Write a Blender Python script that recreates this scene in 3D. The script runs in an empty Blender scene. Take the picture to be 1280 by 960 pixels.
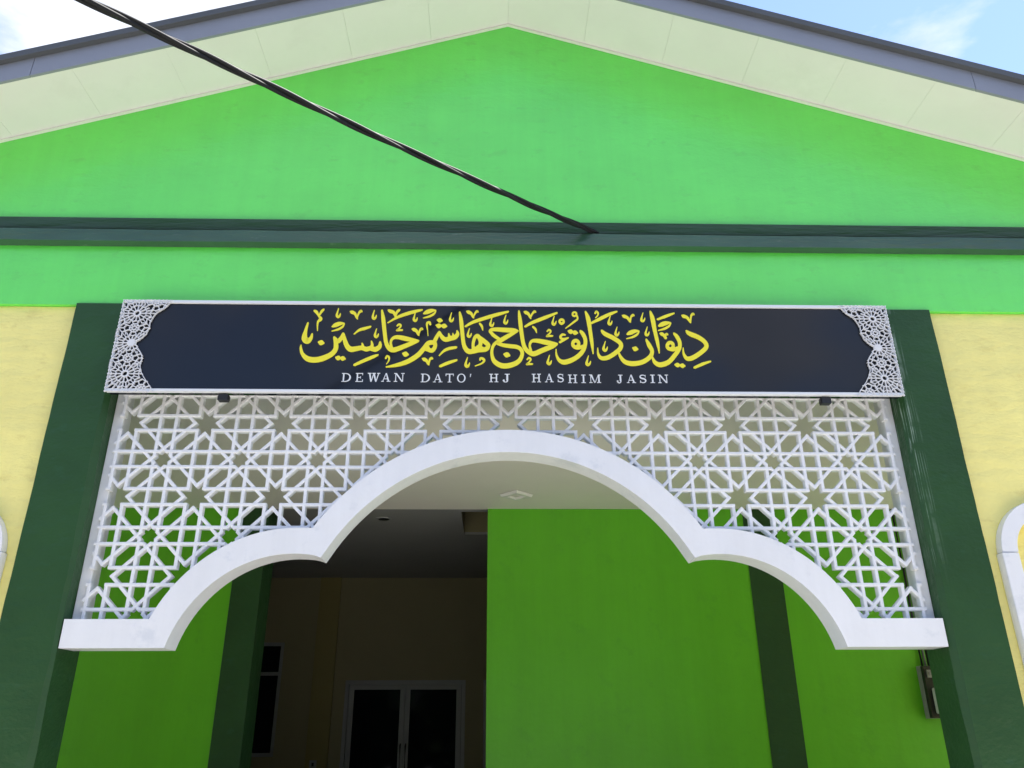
import bpy, math, random
from mathutils import Matrix, Vector
from mathutils.geometry import tessellate_polygon

scene = bpy.context.scene
col = scene.collection
random.seed(7)

# ------------------------------------------------------------------ camera
cam_data = bpy.data.cameras.new('camera')
cam_data.sensor_width = 36.0
cam_data.lens = 28.07
cam_data.clip_start = 0.05
cam_data.clip_end = 3000.0
camera = bpy.data.objects.new('camera', cam_data)
col.objects.link(camera)
PITCH, YAW, ROLL = math.radians(23.331), math.radians(-1.445), math.radians(-0.241)
rot = Matrix.Rotation(YAW, 3, 'Z')
c_r = rot @ Vector((1, 0, 0))
c_u = rot @ Vector((0, -math.sin(PITCH), math.cos(PITCH)))
c_f = rot @ Vector((0, math.cos(PITCH), math.sin(PITCH)))
r2 = c_r * math.cos(ROLL) + c_u * math.sin(ROLL)
u2 = -c_r * math.sin(ROLL) + c_u * math.cos(ROLL)
camera.matrix_world = Matrix(((r2.x, u2.x, -c_f.x, -0.0986), (r2.y, u2.y, -c_f.y, -4.8),
                              (r2.z, u2.z, -c_f.z, 1.65), (0, 0, 0, 1)))
scene.camera = camera

# ------------------------------------------------------------------ sky, sun, exposure
SUN_EL, SUN_AZ = math.radians(70), math.radians(80)      # high, to the right and a little behind the hall (azimuth from +Y to +X)
world = bpy.data.worlds.new('World')
scene.world = world
world.use_nodes = True
wn, wl = world.node_tree.nodes, world.node_tree.links
wn.clear()
w_out = wn.new('ShaderNodeOutputWorld')
w_bg = wn.new('ShaderNodeBackground')
w_bg.inputs['Strength'].default_value = 0.15
sky = wn.new('ShaderNodeTexSky')
sky.sky_type = 'NISHITA'
sky.sun_disc = False
sky.sun_elevation = SUN_EL
sky.sun_rotation = SUN_AZ
sky.air_density = 1.0
sky.dust_density = 0.1
sky.ozone_density = 3.0
tc = wn.new('ShaderNodeTexCoord')
sep = wn.new('ShaderNodeSeparateXYZ')
wl.new(tc.outputs['Generated'], sep.inputs[0])
zc = wn.new('ShaderNodeMath'); zc.operation = 'MAXIMUM'; zc.inputs[1].default_value = 0.0
wl.new(sep.outputs['Z'], zc.inputs[0])
za = wn.new('ShaderNodeMath'); za.operation = 'ADD'; za.inputs[1].default_value = 0.18
wl.new(zc.outputs[0], za.inputs[0])
dx = wn.new('ShaderNodeMath'); dx.operation = 'DIVIDE'
dy = wn.new('ShaderNodeMath'); dy.operation = 'DIVIDE'
wl.new(sep.outputs['X'], dx.inputs[0]); wl.new(za.outputs[0], dx.inputs[1])
wl.new(sep.outputs['Y'], dy.inputs[0]); wl.new(za.outputs[0], dy.inputs[1])
cmb = wn.new('ShaderNodeCombineXYZ')
wl.new(dx.outputs[0], cmb.inputs['X']); wl.new(dy.outputs[0], cmb.inputs['Y'])
cmb.inputs['Z'].default_value = 8.3
cn = wn.new('ShaderNodeTexNoise')
cn.inputs['Scale'].default_value = 2.2
cn.inputs['Detail'].default_value = 9.0
cn.inputs['Roughness'].default_value = 0.56
cn.inputs['Distortion'].default_value = 0.25
wl.new(cmb.outputs[0], cn.inputs['Vector'])
cr = wn.new('ShaderNodeValToRGB')
cr.color_ramp.elements[0].position = 0.45; cr.color_ramp.elements[0].color = (0.0, 0.0, 0.0, 1)
cr.color_ramp.elements[1].position = 0.57; cr.color_ramp.elements[1].color = (1, 1, 1, 1)
wl.new(cn.outputs['Fac'], cr.inputs['Fac'])
mix = wn.new('ShaderNodeMix'); mix.data_type = 'RGBA'
wl.new(cr.outputs['Color'], mix.inputs['Factor'])
tint = wn.new('ShaderNodeVectorMath'); tint.operation = 'MULTIPLY'
tint.inputs[1].default_value = (0.88, 0.80, 0.84)
wl.new(sky.outputs['Color'], tint.inputs[0])
wl.new(tint.outputs[0], mix.inputs['A'])
cn2 = wn.new('ShaderNodeTexNoise')                    # lighter and greyer billows inside the clouds
cn2.inputs['Scale'].default_value = 5.0
cn2.inputs['Detail'].default_value = 7.0
wl.new(cmb.outputs[0], cn2.inputs['Vector'])
cr2 = wn.new('ShaderNodeValToRGB')
cr2.color_ramp.elements[0].position = 0.38; cr2.color_ramp.elements[0].color = (2.05, 2.2, 2.6, 1)
cr2.color_ramp.elements[1].position = 0.60; cr2.color_ramp.elements[1].color = (2.75, 2.85, 3.2, 1)
wl.new(cn2.outputs['Fac'], cr2.inputs['Fac'])
wl.new(cr2.outputs['Color'], mix.inputs['B'])
wl.new(mix.outputs['Result'], w_bg.inputs['Color'])
wl.new(w_bg.outputs[0], w_out.inputs['Surface'])

sun_data = bpy.data.lights.new('sun', 'SUN')
sun_data.energy = 5.0
sun_data.angle = math.radians(0.6)
sun_data.color = (1.0, 0.96, 0.90)
sun = bpy.data.objects.new('sun', sun_data)
col.objects.link(sun)
to_sun = Vector((math.sin(SUN_AZ) * math.cos(SUN_EL), math.cos(SUN_AZ) * math.cos(SUN_EL), math.sin(SUN_EL)))
sun.rotation_euler = to_sun.to_track_quat('Z', 'Y').to_euler()
sun.location = to_sun * 40

vs = scene.view_settings
vs.view_transform = 'Standard'
vs.look = 'None'
vs.exposure = 1.52
vs.gamma = 1.0
vs.use_curve_mapping = False

# ------------------------------------------------------------------ helpers
class MB:
    """collects shapes; build() links them as one mesh object"""
    def __init__(self):
        self.v, self.f = [], []
    def add(self, vs_, fs_):
        n = len(self.v)
        self.v += [tuple(p) for p in vs_]
        self.f += [tuple(i + n for i in f) for f in fs_]
    def box(self, x0, x1, y0, y1, z0, z1):
        self.add([(x0, y0, z0), (x1, y0, z0), (x1, y1, z0), (x0, y1, z0), (x0, y0, z1), (x1, y0, z1), (x1, y1, z1), (x0, y1, z1)],
                 [(0, 3, 2, 1), (4, 5, 6, 7), (0, 1, 5, 4), (1, 2, 6, 5), (2, 3, 7, 6), (3, 0, 4, 7)])
    def poly_y(self, outer, y0, y1, holes=()):
        """polygon in x,z extruded from y0 (front) to y1"""
        loops = [outer] + list(holes)
        flat = [p for l in loops for p in l]
        tris = tessellate_polygon([[Vector((p[0], p[1], 0)) for p in l] for l in loops])
        n = len(flat)
        vs_ = [(p[0], y0, p[1]) for p in flat] + [(p[0], y1, p[1]) for p in flat]
        fs_ = []
        for t in tris:
            a, b, c = [Vector((flat[i][0], flat[i][1])) for i in t]
            ccw = (b - a).cross(c - a) > 0
            f = tuple(t) if ccw else tuple(reversed(t))
            fs_.append(f); fs_.append(tuple(n + i for i in reversed(f)))
        s = 0
        for k, l in enumerate(loops):
            m = len(l)
            area = sum(l[i][0] * l[(i + 1) % m][1] - l[(i + 1) % m][0] * l[i][1] for i in range(m))
            for i in range(m):
                j = (i + 1) % m
                q = (s + i, s + n + i, s + n + j, s + j)
                if (area < 0) != (k > 0): q = tuple(reversed(q))
                fs_.append(q)
            s += m
        self.add(vs_, fs_)
    def prism(self, a, b, prof, up):
        """profile (u,v) swept straight from a to b; u along side, v along up"""
        a, b = Vector(a), Vector(b)
        d = (b - a).normalized(); u = Vector(up)
        s = d.cross(u).normalized()
        n = len(prof)
        vs_ = [a + s * p + u * q for p, q in prof] + [b + s * p + u * q for p, q in prof]
        fs_ = [(i, (i + 1) % n, n + (i + 1) % n, n + i) for i in range(n)]
        fs_ += [tuple(reversed(range(n))), tuple(range(n, 2 * n))]
        self.add(vs_, fs_)
    def tube(self, pts, r, n=8):
        pts = [Vector(p) for p in pts]
        vs_, fs_ = [], []
        for i, p in enumerate(pts):
            d = (pts[min(i + 1, len(pts) - 1)] - pts[max(i - 1, 0)]).normalized()
            s = d.cross(Vector((0, 0, 1)))
            if s.length < 1e-4: s = Vector((1, 0, 0))
            s.normalize(); u = s.cross(d)
            for k in range(n):
                a = 2 * math.pi * k / n
                vs_.append(p + s * (r * math.cos(a)) + u * (r * math.sin(a)))
        for i in range(len(pts) - 1):
            for k in range(n):
                fs_.append((i * n + k, i * n + (k + 1) % n, (i + 1) * n + (k + 1) % n, (i + 1) * n + k))
        fs_.append(tuple(range(n))); fs_.append(tuple(reversed(range((len(pts) - 1) * n, len(pts) * n))))
        self.add(vs_, fs_)
    def build(self, name, mat, parent=None, smooth=False, bevel=0.0, fix=True):
        me = bpy.data.meshes.new(name)
        me.from_pydata(self.v, [], self.f)
        me.update()
        if fix:
            import bmesh
            bm = bmesh.new(); bm.from_mesh(me)
            bmesh.ops.recalc_face_normals(bm, faces=bm.faces)
            bm.to_mesh(me); bm.free()
        me.materials.append(mat)
        if smooth:
            for p in me.polygons: p.use_smooth = True
        o = bpy.data.objects.new(name, me)
        col.objects.link(o)
        if parent is not None: o.parent = parent
        if bevel:
            m = o.modifiers.new('bevel', 'BEVEL'); m.width = bevel; m.segments = 2
            m.limit_method = 'ANGLE'; m.angle_limit = math.radians(40)
        return o

def thing(name, label, cat, loc=(0, 0, 0)):
    o = bpy.data.objects.new(name, None)
    o.empty_display_size = 0.2
    col.objects.link(o)
    o['label'] = label; o['category'] = cat
    return o

def box(name, mat, parent, x0, x1, y0, y1, z0, z1, bevel=0.0):
    m = MB(); m.box(x0, x1, y0, y1, z0, z1)
    return m.build(name, mat, parent, bevel=bevel)

# ------------------------------------------------------------------ materials
def paint(name, rgb, rough=0.45, var=0.10, bump=0.15, bscale=35.0, spec=0.5, big=1.2, bigamt=0.0, stretch=(1, 1, 1), dirt=None, coat=0.0, streak=0.0):
    m = bpy.data.materials.new(name); m.use_nodes = True
    n, l = m.node_tree.nodes, m.node_tree.links
    b = n['Principled BSDF']
    t = n.new('ShaderNodeTexCoord')
    mp = n.new('ShaderNodeMapping'); mp.inputs['Scale'].default_value = stretch
    l.new(t.outputs['Object'], mp.inputs['Vector'])
    n1 = n.new('ShaderNodeTexNoise'); n1.inputs['Scale'].default_value = big; n1.inputs['Detail'].default_value = 6; n1.inputs['Roughness'].default_value = 0.6
    l.new(mp.outputs[0], n1.inputs['Vector'])
    rp = n.new('ShaderNodeMapRange'); rp.inputs['From Min'].default_value = 0.3; rp.inputs['From Max'].default_value = 0.7
    rp.inputs['To Min'].default_value = 1 - var; rp.inputs['To Max'].default_value = 1 + var
    l.new(n1.outputs['Fac'], rp.inputs['Value'])
    mul = n.new('ShaderNodeVectorMath'); mul.operation = 'SCALE'
    mul.inputs[0].default_value = rgb
    l.new(rp.outputs[0], mul.inputs['Scale'])
    last = mul.outputs[0]
    if streak:
        ms = n.new('ShaderNodeMapping'); ms.inputs['Scale'].default_value = (7.0, 7.0, 0.55)
        l.new(t.outputs['Object'], ms.inputs['Vector'])
        ns = n.new('ShaderNodeTexNoise'); ns.inputs['Scale'].default_value = 1.0; ns.inputs['Detail'].default_value = 6; ns.inputs['Roughness'].default_value = 0.65
        l.new(ms.outputs[0], ns.inputs['Vector'])
        rs = n.new('ShaderNodeMapRange'); rs.inputs['From Min'].default_value = 0.3; rs.inputs['From Max'].default_value = 0.7
        rs.inputs['To Min'].default_value = 1 - streak; rs.inputs['To Max'].default_value = 1 + streak * 0.6
        l.new(ns.outputs['Fac'], rs.inputs['Value'])
        sm = n.new('ShaderNodeVectorMath'); sm.operation = 'SCALE'
        l.new(last, sm.inputs[0]); l.new(rs.outputs[0], sm.inputs['Scale'])
        last = sm.outputs[0]
    if dirt:
        n3 = n.new('ShaderNodeTexNoise'); n3.inputs['Scale'].default_value = dirt[1]; n3.inputs['Detail'].default_value = 8; n3.inputs['Roughness'].default_value = 0.7
        l.new(mp.outputs[0], n3.inputs['Vector'])
        r3 = n.new('ShaderNodeMapRange'); r3.inputs['From Min'].default_value = dirt[2]; r3.inputs['From Max'].default_value = dirt[2] + 0.1
        r3.inputs['To Max'].default_value = dirt[3]
        l.new(n3.outputs['Fac'], r3.inputs['Value'])
        mx = n.new('ShaderNodeMix'); mx.data_type = 'RGBA'
        l.new(r3.outputs[0], mx.inputs['Factor']); l.new(last, mx.inputs['A']); mx.inputs['B'].default_value = (*dirt[0], 1)
        last = mx.outputs['Result']
    l.new(last, b.inputs['Base Color'])
    b.inputs['Roughness'].default_value = rough
    b.inputs['Specular IOR Level'].default_value = spec
    if coat: b.inputs['Coat Weight'].default_value = coat; b.inputs['Coat Roughness'].default_value = 0.08
    if bump:
        n2 = n.new('ShaderNodeTexNoise'); n2.inputs['Scale'].default_value = bscale; n2.inputs['Detail'].default_value = 5
        l.new(mp.outputs[0], n2.inputs['Vector'])
        bp = n.new('ShaderNodeBump'); bp.inputs['Strength'].default_value = bump; bp.inputs['Distance'].default_value = 0.01
        l.new(n2.outputs['Fac'], bp.inputs['Height'])
        if bigamt:
            n4 = n.new('ShaderNodeTexNoise'); n4.inputs['Scale'].default_value = bscale * 0.16; n4.inputs['Detail'].default_value = 3; n4.inputs['Distortion'].default_value = 0.2
            l.new(mp.outputs[0], n4.inputs['Vector'])
            bp2 = n.new('ShaderNodeBump'); bp2.inputs['Strength'].default_value = bigamt; bp2.inputs['Distance'].default_value = 0.05
            l.new(n4.outputs['Fac'], bp2.inputs['Height'])
            l.new(bp2.outputs[0], bp.inputs['Normal'])
        l.new(bp.outputs[0], b.inputs['Normal'])
    return m

GREEN = paint('green_wall_paint', (0.135, 0.82, 0.095), 0.33, 0.06, 0.14, 34, spec=0.95, streak=0.045, bigamt=0.14, stretch=(1, 1, 1.8), dirt=((0.12, 0.62, 0.075), 5.0, 0.56, 0.35))
SHADEGREEN = paint('shaded_green_porch_paint', (0.125, 0.52, 0.016), 0.40, 0.05, 0.10, 30, bigamt=0.10, dirt=((0.10, 0.42, 0.02), 4.0, 0.58, 0.4), streak=0.06)  # the gable's green, deepened so the colour itself carries the porch shade
DARK = paint('dark_green_paint', (0.024, 0.078, 0.024), 0.45, 0.16, 0.32, 34, spec=0.28, bigamt=0.20, stretch=(1, 1, 1.5), dirt=((0.03, 0.095, 0.045), 7.0, 0.58, 0.5))
TRIM = paint('dark_green_gloss_paint', (0.018, 0.062, 0.022), 0.30, 0.15, 0.30, 16, bigamt=0.2, stretch=(0.5, 1, 3))
LEDGE = paint('weathered_green_ledge_paint', (0.042, 0.105, 0.060), 0.26, 0.25, 0.5, 14, bigamt=0.3, stretch=(0.6, 1, 3), dirt=((0.16, 0.21, 0.17), 11.0, 0.62, 0.5))
YELLOW = paint('yellow_wall_paint', (0.97, 0.87, 0.30), 0.6, 0.05, 0.35, 34, bigamt=0.34, stretch=(1, 1, 2.2), dirt=((0.80, 0.68, 0.22), 3.0, 0.55, 0.6), streak=0.04)
WHITE = paint('white_gloss_paint', (0.85, 0.86, 0.88), 0.32, 0.04, 0.30, 18, bigamt=0.16, dirt=((0.58, 0.62, 0.68), 4.0, 0.56, 0.38), streak=0.04)
SOFFIT = paint('soffit_board', (0.84, 0.82, 0.80), 0.55, 0.04, 0.03, 60, dirt=((0.76, 0.74, 0.71), 2.0, 0.55, 0.3))
CEIL = paint('porch_ceiling_paint', (0.86, 0.82, 0.74), 0.7, 0.03, 0.03, 40)
DIMCEIL = paint('shaded_corridor_ceiling', (0.34, 0.34, 0.33), 0.8, 0.05, 0.03, 40)  # grey stands for the corridor's shade, put into the ceiling colour
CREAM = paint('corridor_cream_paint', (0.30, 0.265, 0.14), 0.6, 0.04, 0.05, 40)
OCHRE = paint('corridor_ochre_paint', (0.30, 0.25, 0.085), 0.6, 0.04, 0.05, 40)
FASCIA = paint('grey_fascia_board', (0.27, 0.285, 0.33), 0.45, 0.06, 0.05, 30)
ROOF = paint('dark_roof_metal', (0.085, 0.092, 0.10), 0.6, 0.12, 0.05, 30)
BLACKPANEL = paint('black_gloss_panel', (0.011, 0.014, 0.021), 0.09, 0.08, 0.0, 8, spec=0.30)
LACE = paint('white_cut_acrylic', (0.82, 0.82, 0.83), 0.25, 0.02, 0.0)
ALU = paint('white_aluminium_trim', (0.80, 0.82, 0.84), 0.30, 0.02, 0.0)
GREYALU = paint('grey_aluminium', (0.33, 0.34, 0.34), 0.35, 0.05, 0.0)
YELLOWVINYL = paint('yellow_vinyl', (0.97, 0.86, 0.035), 0.45, 0.02, 0.0)
WHITEVINYL = paint('white_vinyl', (0.80, 0.82, 0.84), 0.45, 0.02, 0.0)
BLACK = paint('black_plastic', (0.012, 0.012, 0.013), 0.45, 0.1, 0.05, 60)
CABLE = paint('black_cable_sheath', (0.012, 0.013, 0.015), 0.62, 0.2, 0.05, 60, spec=0.25)
GREYBOX = paint('grey_meter_plastic', (0.30, 0.30, 0.29), 0.5, 0.05, 0.0)
PALE = paint('pale_meter_plastic', (0.72, 0.72, 0.70), 0.4, 0.05, 0.0)
LAMPWHITE = paint('lamp_trim_white', (0.80, 0.79, 0.74), 0.5, 0.02, 0.0)
CONCRETE = paint('bounce_apron_concrete', (0.44, 0.42, 0.385), 0.85, 0.18, 0.3, 30, big=0.6, dirt=((0.22, 0.21, 0.19), 1.3, 0.58, 0.6))
ASPHALT = paint('asphalt_road', (0.055, 0.055, 0.056), 0.9, 0.25, 0.4, 60, big=0.5)
TILE = paint('porch_floor_tile', (0.36, 0.33, 0.28), 0.30, 0.08, 0.05, 10)
GLASS = paint('dark_window_glass', (0.008, 0.010, 0.014), 0.03, 0.0, 0.0, spec=0.15)

LEAF = paint('leaf', (0.030, 0.055, 0.018), 0.6, 0.3, 0.0, big=0.8)

def scratch(m, x_edge, side):
    """pale scrape marks running down the inner edge of a column"""
    n, l = m.node_tree.nodes, m.node_tree.links
    b = n['Principled BSDF']
    src = b.inputs['Base Color'].links[0].from_socket
    t = n.new('ShaderNodeTexCoord')
    w = n.new('ShaderNodeTexNoise'); w.inputs['Scale'].default_value = 95; w.inputs['Detail'].default_value = 2; w.inputs['Distortion'].default_value = 0.4
    mp = n.new('ShaderNodeMapping'); mp.inputs['Scale'].default_value = (1, 1, 0.016); mp.inputs['Rotation'].default_value = (0, math.radians(-1.3), 0)
    l.new(t.outputs['Object'], mp.inputs[0]); l.new(mp.outputs[0], w.inputs['Vector'])
    r = n.new('ShaderNodeMapRange'); r.inputs['From Min'].default_value = 0.56; r.inputs['From Max'].default_value = 0.63
    l.new(w.outputs['Fac'], r.inputs['Value'])
    s = n.new('ShaderNodeSeparateXYZ'); l.new(t.outputs['Object'], s.inputs[0])
    a = n.new('ShaderNodeMapRange'); a.inputs['From Min'].default_value = x_edge + 0.11; a.inputs['From Max'].default_value = x_edge + 0.02
    l.new(s.outputs['X'], a.inputs['Value'])
    zr = n.new('ShaderNodeMapRange'); zr.inputs['From Min'].default_value = 2.4; zr.inputs['From Max'].default_value = 3.4
    l.new(s.outputs['Z'], zr.inputs['Value'])
    nn = n.new('ShaderNodeTexNoise'); nn.inputs['Scale'].default_value = 9; nn.inputs['Detail'].default_value = 4
    l.new(t.outputs['Object'], nn.inputs['Vector'])
    nr = n.new('ShaderNodeMapRange'); nr.inputs['From Min'].default_value = 0.4; nr.inputs['From Max'].default_value = 0.6; nr.inputs['To Max'].default_value = 0.85
    l.new(nn.outputs['Fac'], nr.inputs['Value'])
    last = r.outputs[0]
    for o in (a.outputs[0], zr.outputs[0], nr.outputs[0]):
        mu = n.new('ShaderNodeMath'); mu.operation = 'MULTIPLY'; l.new(last, mu.inputs[0]); l.new(o, mu.inputs[1]); last = mu.outputs[0]
    mx = n.new('ShaderNodeMix'); mx.data_type = 'RGBA'
    l.new(last, mx.inputs['Factor']); l.new(src, mx.inputs['A']); mx.inputs['B'].default_value = (0.32, 0.42, 0.34, 1)
    l.new(mx.outputs['Result'], b.inputs['Base Color'])
DARKSCRAPED = paint('scraped_dark_green_paint', (0.024, 0.078, 0.024), 0.45, 0.16, 0.32, 34, spec=0.28, bigamt=0.20, stretch=(1, 1, 1.5), dirt=((0.03, 0.095, 0.045), 7.0, 0.58, 0.5))
scratch(DARKSCRAPED, 2.56, 1)

# ------------------------------------------------------------------ lettering data (millimetres on the board)
LETTERS = [
[[(-840,3970,12),(-842,3938,25),(-867,3917,28),(-900,3924,26),(-928,3918,26),(-957,3927,26),(-989,3921,28),(-1025,3916,31),(-1050,3935,28),(-1068,3973,25),(-1085,4029,17)],[(-897,3976,8),(-891,3945,18),(-904,3922,22)],[(-957,3960,8),(-952,3939,17),(-964,3921,20)],[(-1085,4029,15),(-1096,3996,23),(-1116,3973,25),(-1139,3998,17)],[(-1141,4002,14),(-1126,3954,26),(-1126,3914,28),(-1151,3878,29),(-1201,3850,31),(-1252,3838,31),(-1301,3847,29),(-1336,3881,20),(-1350,3921,14),(-1351,3944,6)]],
[[(-842,4204,11),(-830,4141,23),(-816,4048,23),(-801,3966,23),(-778,3925,26),(-745,3914,28),(-682,3940,26),(-626,3966,23),(-590,3980,11)],[(-758,3916,15),(-771,3966,14),(-758,3998,17),(-726,4006,23),(-668,3994,26),(-594,3979,14)]],
[[(-791,3791,6),(-723,3805,20),(-652,3832,26),(-590,3877,28),(-555,3923,26),(-525,3964,26),(-493,3970,23)],[(-525,3964,23),(-488,3968,25),(-482,3939,23),(-499,3912,25),(-527,3918,23),(-552,3927,25)],[(-548,3939,20),(-524,3932,18)],[(-492,3964,23),(-473,4010,22),(-457,4047,14)],[(-457,4047,14),(-441,4014,23),(-416,3992,26),(-379,4001,28),(-351,4011,26),(-337,4034,22),(-341,4057,8)],[(-395,4035,8),(-389,4006,20)],[(-368,4037,6),(-363,4011,18)]],
[[(-326,4194,11),(-316,4136,23),(-306,4043,23),(-296,3965,23),(-281,3925,26),(-255,3905,28),(-198,3916,26),(-149,3923,26),(-131,3942,17)],[(-232,3918,18),(-233,3966,18),(-222,4007,20),(-203,4019,23),(-186,3984,23),(-188,3951,23),(-208,3936,17)],[(-207,4023,15),(-166,3985,25),(-134,3951,25),(-149,3924,22)],[(-235,3934,15),(-206,3930,18),(-173,3930,23)]],
[[(-125,4049,14),(-117,4065,18),(-84,4069,23),(-35,4066,26),(31,4062,26),(60,4059,11)],[(60,4057,9),(6,4027,23),(-43,3995,26),(-76,3970,23)],[(-124,4056,17),(-101,4026,20),(-63,3997,18)],[(-63,3988,18),(-96,3958,18),(-110,3917,17),(-108,3872,20),(-90,3832,26),(-43,3805,29),(14,3810,29),(63,3837,26),(86,3882,22),(82,3918,22),(55,3940,23),(6,3947,23),(-43,3955,20),(-76,3967,17)]],
[[(68,4207,11),(75,4139,23),(85,4037,23),(98,3955,23),(120,3914,25),(161,3892,28),(218,3917,28),(285,3947,26),(318,3964,11)],[(145,3914,14),(137,3955,14),(152,3984,17),(187,3987,23),(252,3974,28),(316,3964,14)]],
[[(459,3967,20),(458,3958,20),(453,3950,20),(446,3945,20),(439,3943,20),(431,3945,20),(425,3950,20),(421,3957,20),(420,3966,20),(422,3975,20),(426,3983,20),(433,3988,20),(440,3990,20),(448,3989,20),(454,3983,20),(458,3976,20),(459,3967,20)],[(475,4059,17),(491,4036,23),(504,3994,22),(496,3940,23),(469,3894,25),(423,3856,26),(365,3833,28),(329,3846,20),(311,3884,12),(309,3925,6)],[(426,3944,18),(454,3937,20),(490,3950,20)]],
[[(514,4206,12),(529,4153,26),(538,4069,23),(546,3976,20),(551,3895,6)]],
[[(616,4065,15),(636,4042,25),(692,4010,26),(734,3973,25),(732,3937,25),(694,3900,25),(644,3868,25),(603,3865,22),(584,3895,14),(583,3938,5)]],
[[(907,4002,12),(923,3961,25),(939,3916,23),(922,3875,25),(871,3838,26),(805,3826,28),(756,3839,25),(728,3878,17),(715,3923,6)]],
[[(949,4211,12),(960,4156,26),(969,4063,23),(980,3980,20),(986,3902,6)]],
[[(1082,3957,20),(1080,3948,20),(1075,3940,20),(1068,3935,20),(1060,3933,20),(1053,3935,20),(1047,3940,20),(1043,3947,20),(1042,3957,20),(1045,3966,20),(1050,3973,20),(1056,3979,20),(1064,3980,20),(1072,3979,20),(1078,3974,20),(1081,3966,20),(1082,3957,20)],[(1095,4047,14),(1112,4025,23),(1127,3981,22),(1119,3935,23),(1088,3890,25),(1043,3840,26),(988,3819,28),(954,3834,23),(939,3869,12),(936,3888,5)],[(1046,3935,17),(1079,3929,20),(1113,3941,20)]],
[[(1179,4065,15),(1201,4046,26),(1257,4019,26),(1296,3982,25),(1298,3946,25),(1254,3904,25),(1201,3870,26),(1165,3865,23),(1146,3899,14),(1146,3943,5)]]]
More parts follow.
